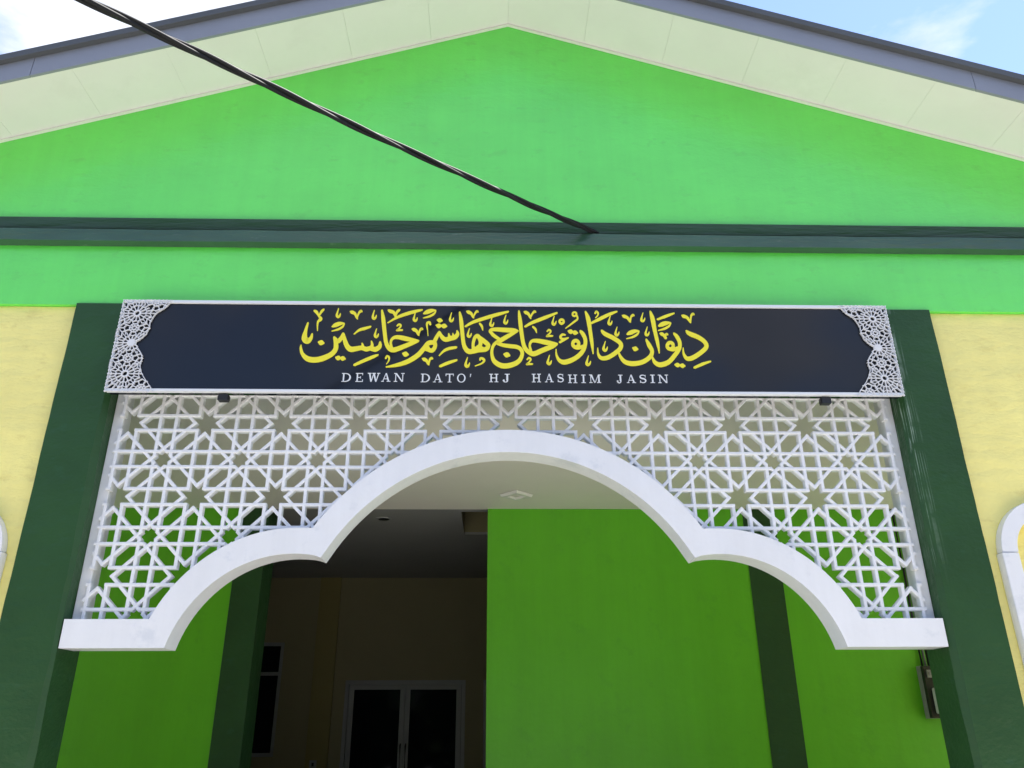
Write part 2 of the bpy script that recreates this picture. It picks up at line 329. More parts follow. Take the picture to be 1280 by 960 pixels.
MARKS = [
[[(-1237,3966,16),(-1228,3964,28),(-1218,3961,28),(-1208,3959,16)]],
[[(-1116,3856,15),(-1107,3854,25),(-1098,3852,25),(-1090,3850,15)],[(-1087,3852,15),(-1078,3851,25),(-1069,3849,25),(-1061,3847,15)]],
[[(-685,3887,16),(-676,3885,28),(-666,3882,28),(-656,3880,16)]],
[[(-799,4111,6),(-742,4151,15),(-677,4180,20),(-612,4201,17),(-575,4211,8)]],
[[(-798,4205,14),(-784,4197,20),(-764,4188,18),(-750,4151,6)],[(-724,4209,9),(-731,4205,15),(-744,4188,14),(-750,4151,6)]],
[[(-1130,4215,5),(-1135,4187,9),(-1137,4163,15),(-1127,4153,15),(-1118,4163,10),(-1115,4178,5)]],
[[(-892,4204,5),(-898,4176,9),(-899,4152,15),(-890,4142,15),(-880,4152,10),(-877,4167,5)]],
[[(-869,4068,5),(-875,4040,9),(-877,4017,15),(-867,4007,15),(-858,4017,10),(-855,4031,5)]],
[[(-1322,4107,10),(-1332,4046,20),(-1334,3995,34),(-1313,3974,34),(-1293,3994,22),(-1287,4026,10)]],
[[(-620,4189,5),(-626,4161,9),(-628,4138,15),(-618,4128,15),(-609,4137,10),(-606,4152,5)]],
[[(-1049,4193,12),(-1039,4189,20),(-1020,4178,17),(-1007,4151,12),(-999,4135,5)],[(-974,4192,9),(-981,4198,15),(-992,4186,12),(-1001,4157,9),(-999,4135,5)]],
[[(-634,4066,12),(-624,4063,20),(-607,4052,17),(-596,4029,12),(-589,4018,5)],[(-567,4063,9),(-574,4069,15),(-585,4057,12),(-590,4034,9),(-589,4018,5)]],
[[(-558,3851,12),(-548,3847,20),(-532,3836,17),(-523,3816,12),(-516,3806,5)],[(-494,3850,9),(-501,3855,15),(-512,3845,12),(-516,3822,9),(-516,3806,5)]],
[[(-1288,4198,14),(-1274,4188,18),(-1257,4160,11),(-1241,4137,20),(-1258,4111,12),(-1255,4049,5)],[(-1228,4208,12),(-1240,4193,15),(-1255,4160,9)]],
[[(-1084,4105,8),(-1113,4103,22),(-1140,4092,25),(-1160,4080,11)],[(-1082,4101,6),(-1094,4079,12),(-1121,4060,12),(-1161,4047,5)]],
[[(-486,4208,8),(-515,4205,22),(-543,4194,25),(-564,4182,11)],[(-484,4204,6),(-497,4181,12),(-526,4162,12),(-567,4149,5)]],
[[(-1014,4026,6),(-982,4056,14),(-950,4067,17),(-909,4082,11)]],
[[(-996,3803,14),(-942,3832,18),(-880,3862,18),(-848,3877,9)]],
[[(-737,4088,8),(-724,4100,11),(-711,4091,11),(-721,4072,8),(-738,4056,8),(-720,4058,11),(-699,4058,9)]],
[[(-797,3852,11),(-790,3869,11),(-776,3860,11),(-777,3836,8),(-790,3812,5)]],
[[(-518,4101,12),(-524,4117,14),(-538,4113,14),(-540,4092,11),(-534,4055,6),(-530,4018,5)]],
[[(-470,4135,15),(-462,4134,25),(-452,4132,25),(-444,4130,15)],[(-476,4095,15),(-467,4093,26),(-457,4091,26),(-448,4089,15)],[(-441,4094,15),(-432,4092,26),(-422,4090,26),(-413,4088,15)]],
[[(-453,3874,6),(-421,3910,14),(-389,3926,17),(-343,3935,14)]],
[[(-445,3798,14),(-395,3822,18),(-338,3843,12)]],
[[(-287,4088,11),(-242,4118,17),(-168,4148,20),(-85,4177,20),(-3,4202,11)]],
[[(-278,4200,12),(-268,4196,20),(-250,4185,17),(-239,4162,12),(-232,4151,5)],[(-204,4197,9),(-211,4203,15),(-222,4191,12),(-232,4167,9),(-232,4151,5)]],
[[(-259,4075,5),(-266,4047,9),(-269,4024,15),(-260,4014,15),(-250,4023,10),(-246,4038,5)]],
[[(-380,4190,5),(-387,4161,9),(-389,4138,15),(-380,4128,15),(-370,4137,10),(-366,4152,5)]],
[[(-111,4156,5),(-118,4128,9),(-122,4105,15),(-112,4095,15),(-103,4104,10),(-99,4119,5)]],
[[(-18,4176,5),(-26,4148,9),(-29,4124,15),(-20,4114,15),(-10,4124,10),(-6,4139,5)]],
[[(-268,3863,5),(-276,3834,10),(-279,3809,17),(-269,3799,17),(-259,3808,11),(-254,3824,5)]],
[[(265,3882,5),(257,3853,10),(253,3830,16),(262,3820,16),(272,3829,11),(277,3844,5)]],
[[(303,4169,5),(295,4141,9),(291,4118,15),(300,4108,15),(310,4117,10),(315,4132,5)]],
[[(-192,4111,11),(-178,4090,14),(-171,4060,5)]],
[[(160,4090,12),(176,4073,14),(184,4045,5)]],
[[(-28,3887,17),(-18,3885,29),(-7,3882,29),(2,3879,17)]],
[[(-187,3843,8),(-184,3857,12),(-169,3855,14),(-160,3841,14),(-176,3821,9),(-219,3802,5)]],
[[(108,4091,12),(156,4121,18),(240,4159,20),(322,4196,11)]],
[[(104,4201,12),(114,4197,20),(131,4186,17),(142,4162,12),(148,4149,5)],[(180,4198,9),(173,4204,15),(161,4193,12),(148,4167,9),(148,4149,5)]],
[[(253,4055,8),(266,4068,11),(277,4057,11),(267,4039,8),(248,4021,8),(268,4023,11),(289,4023,9)]],
[[(118,3849,8),(131,3862,11),(142,3851,11),(132,3833,8),(114,3816,8),(134,3818,11),(154,3818,9)]],
[[(365,4130,14),(364,4125,14),(360,4120,14),(356,4117,14),(351,4115,14),(346,4116,14),(342,4120,14),(339,4125,14),(338,4130,14),(339,4136,14),(342,4141,14),(347,4144,14),(352,4145,14),(357,4144,14),(361,4141,14),(364,4136,14),(365,4130,14)]],
[[(373,4032,9),(354,4034,14),(340,4016,14),(356,4001,14),(393,4012,6)],[(335,3977,14),(364,3995,12),(393,4010,6)]],
[[(452,4188,11),(451,4182,11),(448,4178,11),(444,4175,11),(439,4173,11),(434,4174,11),(429,4177,11),(427,4182,11),(426,4187,11),(427,4193,11),(430,4197,11),(434,4201,11),(440,4202,11),(445,4201,11),(449,4198,11),(452,4193,11),(452,4188,11)],[(452,4182,11),(458,4152,11),(428,4124,11),(376,4080,5)]],
[[(396,4059,15),(404,4057,25),(414,4055,25),(422,4054,15)],[(424,4052,15),(433,4050,25),(442,4048,25),(451,4046,15)]],
[[(548,4120,12),(617,4158,20),(677,4190,18),(724,4209,9)]],
[[(577,4193,11),(586,4208,11),(597,4196,11),(593,4177,8),(578,4160,5)]],
[[(816,3937,15),(825,3934,26),(834,3932,26),(843,3929,15)]],
[[(1085,3820,15),(1094,3819,25),(1103,3817,25),(1111,3815,15)],[(1118,3817,15),(1126,3815,25),(1135,3813,25),(1143,3812,15)]],
[[(1207,3800,14),(1263,3826,17),(1318,3846,9)]],
[[(993,4152,12),(1054,4178,17),(1108,4200,9)]],
[[(761,4178,12),(771,4174,20),(792,4163,17),(805,4139,12),(811,4127,5)],[(837,4178,9),(831,4183,15),(818,4172,12),(812,4146,9),(811,4127,5)]],
[[(1160,4182,12),(1170,4178,20),(1193,4167,17),(1207,4141,12),(1213,4126,5)],[(1241,4189,9),(1235,4195,15),(1222,4183,12),(1215,4150,9),(1213,4126,5)]],
[[(1003,4046,12),(1013,4043,20),(1027,4032,17),(1034,4014,12),(1040,4008,5)],[(1052,4038,9),(1046,4043,15),(1034,4032,12),(1041,4016,9),(1040,4008,5)]],
[[(899,4201,5),(890,4173,9),(885,4149,15),(893,4139,15),(904,4148,10),(909,4163,5)]],
[[(719,4093,5),(710,4065,9),(706,4042,15),(714,4032,15),(725,4041,10),(730,4056,5)]],
[[(920,4095,5),(911,4067,9),(906,4044,15),(914,4034,15),(925,4043,10),(930,4058,5)]],
[[(636,3986,5),(626,3956,10),(621,3931,17),(631,3920,17),(642,3930,11),(647,3946,5)]],
[[(520,3881,5),(511,3851,10),(506,3826,17),(515,3816,17),(527,3826,11),(532,3841,5)]],
[[(678,4175,5),(669,4146,9),(664,4123,15),(673,4113,15),(683,4122,10),(688,4137,5)]],
[[(1079,4127,8),(1049,4125,22),(1019,4114,25),(997,4102,11)],[(1080,4123,6),(1064,4101,12),(1033,4082,12),(991,4069,5)]],
[[(863,4065,8),(834,4063,22),(804,4051,25),(783,4040,11)],[(864,4061,6),(849,4039,12),(819,4020,12),(776,4007,5)]]]
LATIN = [('D',-1070,3686,-1011,3746),('E',-981,3686,-932,3747),('W',-905,3687,-826,3748),('A',-816,3688,-758,3748),('N',-736,3688,-670,3748),('D',-565,3686,-506,3745),('A',-486,3686,-426,3745),('T',-407,3686,-354,3746),('O',-333,3687,-278,3746),("'",-252,3688,-242,3746),('H',-126,3689,-68,3747),('J',-41,3689,6,3748),('H',148,3690,206,3749),('A',232,3691,288,3750),('S',310,3691,355,3750),('H',381,3686,440,3745),('I',466,3687,496,3745),('M',518,3688,593,3746),('J',694,3688,734,3746),('A',760,3689,819,3747),('S',841,3689,889,3748),('I',913,3690,944,3748),('N',964,3690,1030,3748)]

# ------------------------------------------------------------------ ground
g = MB(); g.add([(-400, -400, 0), (400, -400, 0), (400, 400, 0), (-400, 400, 0)], [(0, 1, 2, 3)])
ground = g.build('ground', ASPHALT); ground['kind'] = 'structure'
g = MB()
g.box(-12, 12, -5.6, -0.251, -0.05, 0.004)  # pale apron out of view, added to bounce sun onto soffit and porch ceiling
g.box(-12, -6.951, -0.25, 9.5, -0.05, 0.004); g.box(6.951, 12, -0.25, 9.5, -0.05, 0.004)  # side strips added to bounce more light into the open porch ends
ap = g.build('bounce_apron', CONCRETE); ap['kind'] = 'structure'
f = MB(); f.box(-6.95, 6.95, -0.25, 8.0, 0.004, 0.15)
fl = f.build('porch_floor', TILE); fl['kind'] = 'structure'

# ------------------------------------------------------------------ the hall
hall = thing('community_hall', 'bright green gabled hall with pale yellow side walls and dark green columns', 'building')
APEX, SLOPE, OVER = 6.89, 0.331, 0.50
XW = 7.0
def soff(x): return APEX - SLOPE * abs(x)
# gable wall above the columns
m = MB(); m.poly_y([(-XW, 4.286), (XW, 4.286), (XW, soff(XW) + 0.1), (0, APEX + 0.1), (-XW, soff(XW) + 0.1)], 0.0, 0.20)
m.build('gable_wall', GREEN, hall)
box('lintel_beam', CREAM, hall, -2.555, 2.555, 0.024, 0.195, 3.76, 4.284)
# yellow side walls with an arched window each
def arch_pts(cx, r, z0, zs, n=20):
    return [(cx - r, z0), (cx + r, z0)] + [(cx + r * math.cos(math.pi * i / n), zs + r * math.sin(math.pi * i / n)) for i in range(n + 1)]
for s in (-1, 1):
    cx, zs = 3.315 * s, 2.62
    xa, xb = sorted((2.9 * s, XW * s))
    m = MB(); m.poly_y([(xa, 0.0), (xb, 0.0), (xb, 4.284), (xa, 4.284)], 0.030, 0.195, [arch_pts(cx, 0.235, 1.0, zs)])
    m.build('side_wall', YELLOW, hall)
    # white raised surround
    m = MB(); n = 28
    out = [(cx + 0.325 * math.cos(math.pi * i / n), zs + 0.325 * math.sin(math.pi * i / n)) for i in range(n + 1)]
    inn = [(cx + 0.228 * math.cos(math.pi * i / n), zs + 0.228 * math.sin(math.pi * i / n)) for i in range(n, -1, -1)]
    m.poly_y(out + inn, -0.032, 0.029)
    su = m.build('window_surround', WHITE, hall, bevel=0.006)
    for q in (-1, 1):
        x0, x1 = sorted((cx + q * 0.232, cx + q * 0.335))
        m = MB(); m.box(x0, x1, -0.040, 0.0285, 0.92, zs - 0.004)
        m.build('jamb', WHITE, su, bevel=0.006)
    box('sill', WHITE, su, cx - 0.37, cx + 0.37, -0.07, 0.029, 0.84, 0.916, 0.006)
    m = MB(); m.poly_y(arch_pts(cx, 0.2345, 1.001, zs), 0.12, 0.17); m.build('niche_back', YELLOW, hall)
    # front column with a softened inner edge
    x_in, x_out, c = 2.56 * s, 2.9026 * s, 0.028
    m = MB()
    prof = [(x_in, -0.018 + c), (x_in, 0.27), (x_out, 0.27), (x_out, -0.018), (x_in + c * 0.9 * s, -0.018)]
    k = len(prof); NZ = 64
    vs_, fs_ = [], [tuple(range(k)), tuple(range(NZ * k, NZ * k + k))]
    for q in range(NZ + 1):
        z = 4.288 * q / NZ
        wob = 0.0022 * math.sin(z * 5.3 + s) + 0.0014 * math.sin(z * 13.1) + random.uniform(-0.0012, 0.0012)
        cw = c * (1 + 0.30 * math.sin(z * 3.1 + 2 * s) + random.uniform(-0.12, 0.12))
        for e, (px_, py_) in enumerate([(x_in + wob, -0.018 + cw), (x_in, 0.27), (x_out, 0.27), (x_out + wob * 0.6, -0.018), (x_in + cw * 0.9 * s + wob, -0.018)]):
            vs_.append((px_, py_, z))
    for q in range(NZ):
        for e in range(k): fs_.append((q * k + e, q * k + (e + 1) % k, (q + 1) * k + (e + 1) % k, (q + 1) * k + e))
    m.add(vs_, fs_)
    m.build('column', DARKSCRAPED if s > 0 else DARK, hall)
# two-step string course above the sign
sc = MB(); sc.prism((-XW, 0, 0), (XW, 0, 0), [(0.0005, 4.880), (0.020, 4.880), (0.036, 4.966), (0.0005, 4.970)], (0, 0, 1))
sc = sc.build('string_course', TRIM, hall, bevel=0.004)
m = MB()
prev = None
nn = 90
pr = [(-0.001, 4.748), (-0.066, 4.754), (-0.052, 4.858), (-0.001, 4.866)]
vs_, fs_ = [], []
for i in range(nn + 1):
    x = -XW + 2 * XW * i / nn
    j = random.uniform(-0.0016, 0.0016); j2 = random.uniform(-0.0022, 0.0022)
    for q, (y, z) in enumerate(pr): vs_.append((x, y + (j if q in (1, 2) else 0), z + (j2 if q in (1, 2) else 0)))
for i in range(nn):
    for q in range(4):
        fs_.append((i * 4 + q, i * 4 + (q + 1) % 4, (i + 1) * 4 + (q + 1) % 4, (i + 1) * 4 + q))
m.add(vs_, fs_)
m.build('lower_ledge', LEDGE, sc)
# eaves: soffit boards, bead, fascia, roof
PW = 0.61
for s in (-1, 1):
    for k in range(11):
        xa, xb = (k * PW + 0.0007) * s, ((k + 1) * PW - 0.0007) * s
        xa, xb = min(xa, xb), max(xa, xb)
        t = 0.010
        dz = random.uniform(-0.0003, 0.0003)
        m = MB()
        m.add([(xa, -OVER, soff(xa) + dz), (xb, -OVER, soff(xb) + dz), (xb, -0.001, soff(xb) + dz), (xa, -0.001, soff(xa) + dz),
               (xa, -OVER, soff(xa) + t), (xb, -OVER, soff(xb) + t), (xb, -0.001, soff(xb) + t), (xa, -0.001, soff(xa) + t)],
              [(0, 3, 2, 1), (4, 5, 6, 7), (0, 1, 5, 4), (1, 2, 6, 5), (2, 3, 7, 6), (3, 0, 4, 7)])
        m.build('soffit_board', SOFFIT, hall)
    xe = 7.4 * s
    def slab(name, mat, y0, y1, za_, zb_, x0=0.0, x1=None, bevel=0.0):
        x1 = xe if x1 is None else x1
        m = MB()
        m.add([(x0, y0, soff(x0) + za_), (x1, y0, soff(x1) + za_), (x1, y1, soff(x1) + za_), (x0, y1, soff(x0) + za_),
               (x0, y0, soff(x0) + zb_), (x1, y0, soff(x1) + zb_), (x1, y1, soff(x1) + zb_), (x0, y1, soff(x0) + zb_)],
              [(0, 3, 2, 1), (4, 5, 6, 7), (0, 1, 5, 4), (1, 2, 6, 5), (2, 3, 7, 6), (3, 0, 4, 7)])
        return m.build(name, mat, hall, bevel=bevel)
    slab('soffit_bead', LAMPWHITE, -0.026, -0.0015, -0.014, -0.002)
    slab('soffit_backing', SOFFIT, -OVER + 0.01, -0.002, 0.0125, 0.02)
    for k in range(3):
        x0, x1 = (k * 2.4 + 0.002 + (0.9 if k else 0)) * s, (min((k + 1) * 2.4 + 0.9, 7.4) - 0.002) * s
        slab('fascia_board', FASCIA, -OVER - 0.022, -OVER - 0.001, -0.012, 0.150, x0, x1)
    slab('roof_edge_cap', ROOF, -OVER - 0.060, -OVER + 0.2, 0.152, 0.205)
    slab('roof_sheet', ROOF, -OVER + 0.21, 9.3, 0.202, 0.240)
ridge = MB()
ridge.add([(0, -OVER + 0.0, APEX + 0.275), (-0.16, -OVER + 0.0, APEX + 0.19), (0.16, -OVER + 0.0, APEX + 0.19),
           (0, 9.3, APEX + 0.275), (-0.16, 9.3, APEX + 0.19), (0.16, 9.3, APEX + 0.19)], [(0, 1, 2), (3, 5, 4), (0, 3, 4, 1), (0, 2, 5, 3), (1, 4, 5, 2)])
ridge.build('ridge_cap', ROOF, hall)
for s in (-1, 1):
    x0, x1 = sorted((6.8 * s, 7.0 * s)); box('flank_wall', YELLOW, hall, x0, x1, 3.4, 9.0, 0.0, 4.6)
m = MB(); m.poly_y([(-6.8, 0), (6.8, 0), (6.8, 4.7), (0, 6.9), (-6.8, 4.7)], 9.0, 9.2); m.build('rear_wall', YELLOW, hall)

# porch behind the arch
CZ, BY, CY = 3.75, 3.35, 7.80
box('porch_ceiling', CEIL, hall, -6.98, 6.98, 0.197, BY + 0.03, CZ, CZ + 0.04)
for s in (-1, 1):
    x0, x1 = sorted((5.95 * s, 6.1 * s)); box('corridor_end_wall', CREAM, hall, x0, x1, BY + 0.151, 8.0, 0.0, CZ + 0.1)
box('porch_wall', SHADEGREEN, hall, -0.15, 6.79, BY, BY + 0.15, 0.15, CZ - 0.001)
box('porch_wall', SHADEGREEN, hall, -6.79, -2.69, BY, BY + 0.15, 0.15, CZ - 0.001)
box('porch_pillar', DARK, hall, -2.689, -2.40, BY - 0.012, BY + 0.36, 0.15, CZ - 0.001, 0.004)
box('porch_pillar', DARK, hall, 2.51, 2.84, BY - 0.008, BY - 0.0005, 0.15, CZ - 0.002)
# corridor
HX0, HX1, HY0, HY1 = -0.44, 0.30, 3.68, 4.78
CCZ = 3.80
m = MB()
m.box(-5.95, HX0, BY + 0.031, CY, CCZ, CCZ + 0.03); m.box(HX1, 5.95, BY + 0.031, CY, CCZ, CCZ + 0.03)
m.box(HX0, HX1, BY + 0.031, HY0, CCZ, CCZ + 0.03); m.box(HX0, HX1, HY1, CY, CCZ, CCZ + 0.03)
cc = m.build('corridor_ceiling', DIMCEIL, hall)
m = MB()
m.box(HX0 - 0.02, HX0 - 0.001, HY0, HY1, CCZ + 0.031, 4.4); m.box(HX1 + 0.001, HX1 + 0.02, HY0, HY1, CCZ + 0.031, 4.4)
m.box(HX0 - 0.02, HX1 + 0.02, HY1 + 0.001, HY1 + 0.02, CCZ + 0.031, 4.4); m.box(HX0 - 0.02, HX1 + 0.02, HY0 - 0.02, HY0 - 0.001, CCZ + 0.031, 4.4)
m.box(HX0 - 0.02, HX1 + 0.02, HY0 - 0.02, HY1 + 0.02, 4.401, 4.42)
m.build('ceiling_hatch', CREAM, cc)
DX0, DX1, DZ = -2.25, -0.486, 2.31
WX0, WX1, WZ0, WZ1 = -3.95, -3.205, 1.29, 2.846
m = MB()
m.poly_y([(-5.95, 0.15), (DX0, 0.15), (DX0, DZ), (DX1, DZ), (DX1, 0.15), (-0.22, 0.15), (-0.22, DZ), (0.9, DZ), (0.9, 0.15), (5.95, 0.15), (5.95, CCZ + 0.1), (-5.95, CCZ + 0.1)],
         CY, CY + 0.15, [[(WX0, WZ0), (WX1, WZ0), (WX1, WZ1), (WX0, WZ1)]])
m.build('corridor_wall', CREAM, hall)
box('corridor_backing', BLACK, hall, -5.9, 5.9, CY + 0.2, CY + 0.22, 0.0, CCZ)
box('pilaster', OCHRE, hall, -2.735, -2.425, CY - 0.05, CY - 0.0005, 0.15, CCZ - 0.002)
def door(x0, x1, leaves):
    m = MB(); w = 0.055
    m.box(x0 + 0.001, x0 + w, CY - 0.01, CY + 0.08, 0.152, DZ - 0.001); m.box(x1 - w, x1 - 0.001, CY - 0.01, CY + 0.08, 0.152, DZ - 0.001)
    m.box(x0 + w, x1 - w, CY - 0.01, CY + 0.08, DZ - w, DZ - 0.001)
    d = m.build('door', GREYALU, hall)
    xs = [x0 + w + 0.003 + (x1 - x0 - 2 * w - 0.006) * i / leaves for i in range(leaves + 1)]
    for i in range(leaves):
        a, b = xs[i] + 0.003, xs[i + 1] - 0.003
        m = MB(); e = 0.07
        m.box(a, a + e, CY + 0.01, CY + 0.05, 0.16, DZ - w - 0.004); m.box(b - e, b, CY + 0.01, CY + 0.05, 0.16, DZ - w - 0.004)
        m.box(a + e, b - e, CY + 0.01, CY + 0.05, DZ - w - 0.004 - e, DZ - w - 0.004); m.box(a + e, b - e, CY + 0.01, CY + 0.05, 0.16, 0.30)
        m.build('leaf_frame', GREYALU, d)
        m = MB(); m.box(a + e - 0.004, b - e + 0.004, CY + 0.026, CY + 0.032, 0.29, DZ - w - e)
        m.build('pane', GLASS, d)
        xh = b - e / 2 if i == 0 else a + e / 2
        m = MB(); m.tube([(xh, CY + 0.009, 1.05), (xh, CY - 0.035, 1.08), (xh, CY - 0.035, 1.42), (xh, CY + 0.009, 1.45)], 0.011)
        m.build('handle', BLACK, d, smooth=True)
door(DX0, DX1, 2)
door(-0.22, 0.9, 1)
m = MB(); w = 0.05
m.poly_y([(WX0 + .001, WZ0 + .001), (WX1 - .001, WZ0 + .001), (WX1 - .001, WZ1 - .001), (WX0 + .001, WZ1 - .001)], CY + 0.01, CY + 0.07,
         [[(WX0 + w, WZ0 + w), (WX1 - w, WZ0 + w), (WX1 - w, 2.38), (WX0 + w, 2.38)], [(WX0 + w, 2.43), (WX1 - w, 2.43), (WX1 - w, WZ1 - w), (WX0 + w, WZ1 - w)]])
win = m.build('window', GREYALU, hall)
box('pane', GLASS, win, WX0 + w - .004, WX1 - w + .004, CY + 0.035, CY + 0.041, WZ0 + w - .004, 2.384)
box('pane', GLASS, win, WX0 + w - .004, WX1 - w + .004, CY + 0.035, CY + 0.041, 2.426, WZ1 - w + .004)

# ------------------------------------------------------------------ arched lattice screen between the columns
screen = thing('arch_screen', 'white cusped arch with star lattice fretwork set between the dark green columns', 'arch')
# arch outline (half), lower and upper edge
CA, RA_IN, RA_OUT = 1.979, 1.274, 1.424
SX, SZ, RS_IN, RS_OUT = 1.28, 1.912, 0.700, 0.856
FB, FT, FX = 2.076, 2.236, 2.553
def upper_z(x):
    """top edge of the arch band at x (None beyond the foot)"""
    x = abs(x)
    zc_ = CA + math.sqrt(max(RA_OUT ** 2 - x * x, 0)) if x < RA_OUT else -9
    if x < SX: zs_ = SZ + RS_OUT if x > 1.0 else -9
    else: zs_ = SZ + math.sqrt(max(RS_OUT ** 2 - (x - SX) ** 2, 0)) if x - SX < RS_OUT else -9
    return max(zc_ if x < 1.3 else -9, zs_, FT)
def arc(cx, cz, r, a0, a1, n):
    return [(cx + r * math.cos(a0 + (a1 - a0) * i / n), cz + r * math.sin(a0 + (a1 - a0) * i / n)) for i in range(n + 1)]
cusp_x = 1.122
a_c0 = math.atan2(math.sqrt(RA_IN ** 2 - cusp_x ** 2), cusp_x)
zcusp = CA + math.sqrt(RA_IN ** 2 - cusp_x ** 2)
a_s0 = math.acos((cusp_x - SX) / RS_IN)
zs_c = SZ + RS_IN * math.sin(a_s0)
a_s1 = math.asin((FB - SZ) / RS_IN)
low_c = arc(0, CA, RA_IN, a_c0, math.pi / 2, 26)
low_s = arc(SX, SZ, RS_IN, a_s1, a_s0, 26)
low = low_s[:-1] + [(cusp_x, (zcusp + zs_c) / 2)] + low_c[1:]             # foot -> crown, right half
# notch where the two upper arcs meet
xn = 1.0
while upper_z(xn) > SZ + RS_OUT + 0.0005 and xn < 1.3: xn += 0.002
a_u1 = math.asin((FT - SZ) / RS_OUT)
up_s = arc(SX, SZ, RS_OUT, a_u1, math.pi / 2, 22)
up_c = arc(0, CA, RA_OUT, math.acos(xn / RA_OUT), math.pi / 2, 26)
up = up_s + up_c
half_low, half_up = low, up
half_low = [(FX, FB)] + half_low
half_up = [(FX, FT)] + half_up
outline = [(-x, z) for x, z in half_low] + [(x, z) for x, z in reversed(half_low)][1:]     # left foot -> crown -> right foot
outline += [(x, z) for x, z in half_up] + [(-x, z) for x, z in reversed(half_up)][1:]
m = MB(); m.poly_y(outline, 0.0, 0.180)
m.build('arch_band', WHITE, screen, bevel=0.004)
for s in (-1, 1):
    x0, x1 = sorted((2.492 * s, 2.559 * s))
    box('side_strip', WHITE, screen, x0, x1, 0.095, 0.20, FT + 0.001, 3.756, 0.005)
# lattice bars: star pattern of period PER, stars at (i*PER, Z0 + j*PER)
PER, Z0, A1, A2 = 0.4875, 2.980, 0.1035, 0.1464
XL, ZT = 2.510, 3.745
def inside(x, z):
    return abs(x) < XL and z < ZT and z > FT - 0.02 and z > upper_z(x) - 0.045
bars = []
def add_bar(kind, a, b, e=0.0):
    """clip the centre line a-b (cell units) against the opening"""
    p0 = Vector((a[0] * PER, Z0 + a[1] * PER)); p1 = Vector((b[0] * PER, Z0 + b[1] * PER))
    d = (p1 - p0); L = d.length; d = d / L
    p0 = p0 - d * e; p1 = p1 + d * e; L += 2 * e
    n = max(int(L / 0.004), 2); run = None
    for i in range(n + 1):
        p = p0 + d * (L * i / n)
        if inside(p.x, p.y):
            if run is None: run = [p, p]
            run[1] = p
        if (not inside(p.x, p.y) or i == n) and run is not None:
            if (run[1] - run[0]).length > 0.012: bars.append((kind, run[0], run[1]))
            run = None
BW = 0.0115 / PER
OC = A1 * math.tan(math.pi / 8)          # half side of the small octagon round the secondary star
for i in range(-6, 7):
    for j in range(-3, 3):
        for s in (-1, 1):
            add_bar('h', (i + A1, j + s * A1), (i + 1 - A1, j + s * A1), 0.010)
            add_bar('v', (i + s * A1, j + A1), (i + s * A1, j + 1 - A1), 0.010)
            add_bar('h', (i + .5 + OC, j + .5 + s * A1), (i + 1.5 - OC, j + .5 + s * A1), 0.004)
            add_bar('v', (i + .5 + s * A1, j + .5 + OC), (i + .5 + s * A1, j + 1.5 - OC), 0.004)
        # diagonals, each broken at the secondary star in the middle of the cell
        for dx_, x0_ in ((1, i), (-1, i + 1)):
            for q in (0, 1):
                a = (x0_ + dx_ * A2, j) if q == 0 else (x0_, j + A2)
                b = (x0_ + dx_ * 1, j + 1 - A2) if q == 0 else (x0_ + dx_ * (1 - A2), j + 1)
                a, b = Vector(a), Vector(b); mid = (a + b) / 2; u = (b - a).normalized()
                add_bar('d' if dx_ > 0 else 'e', a, mid - u * OC, 0.010)
                add_bar('d' if dx_ > 0 else 'e', mid + u * OC, b, 0.010)
bars.sort(key=lambda b: -(b[2] - b[1]).length)
YF = {'h': 0.0700, 'v': 0.0715, 'd': 0.0730, 'e': 0.0745}
w, dpt, ch = 0.0102, 0.044, 0.0034
PROF = [(-w, 0.0), (-w, dpt - ch), (-w + ch, dpt), (w - ch, dpt), (w, dpt - ch), (w, 0.0)]
rest = MB()
for k, (kind, p0, p1) in enumerate(bars):
    jit = (k % 7) * 0.00006
    y = YF[kind] + dpt + jit
    if k < 300:
        c = (p0 + p1) / 2
        mb = MB(); mb.prism((p0.x - c.x, 0, p0.y - c.y), (p1.x - c.x, 0, p1.y - c.y), PROF, (0, -1, 0))
        o = mb.build('lattice_bar', WHITE, screen)
        o.location = (c.x, y, c.y)
    else:
        rest.prism((p0.x, y, p0.y), (p1.x, y, p1.y), PROF, (0, -1, 0))
if rest.v:
    o = rest.build('lattice_bar_ends', WHITE, screen); o['kind'] = 'stuff'

# ------------------------------------------------------------------ name board
sign = thing('name_board', 'long black name board with yellow Jawi calligraphy and white lace ends above the arch', 'sign')
box('panel', BLACKPANEL, sign, -2.535, 2.535, -0.100, -0.045, 3.612, 4.262)
box('frame_rail', ALU, sign, -2.541, 2.541, -0.112, -0.044, 4.243, 4.266, 0.003)
box('frame_rail', ALU, sign, -2.541, 2.541, -0.112, -0.082, 3.609, 3.629, 0.003)
for s in (-1, 1):
    x0, x1 = sorted((2.5355 * s, 2.545 * s)); box('end_cap', ALU, sign, x0, x1, -0.108, -0.040, 3.6305, 4.2355)
for cx in (-1.808, 2.042):
    m = MB(); m.box(cx - 0.030, cx + 0.030, -0.095, -0.05, 3.560, 3.601)
    m.box(cx - 0.036, cx - 0.0301, -0.085, -0.06, 3.566, 3.592); m.box(cx + 0.0301, cx + 0.036, -0.085, -0.06, 3.566, 3.592)
    m.build('mounting_clip', BLACK, sign)
for s in (-1, 1):
    x0, x1 = sorted((2.590 * s, 2.50 * s)); box('mounting_bracket', GREYALU, sign, x0, x1, -0.0438, -0.0186, 3.80, 3.86); box('mounting_bracket', GREYALU, sign, x0, x1, -0.0438, -0.0186, 4.02, 4.08)

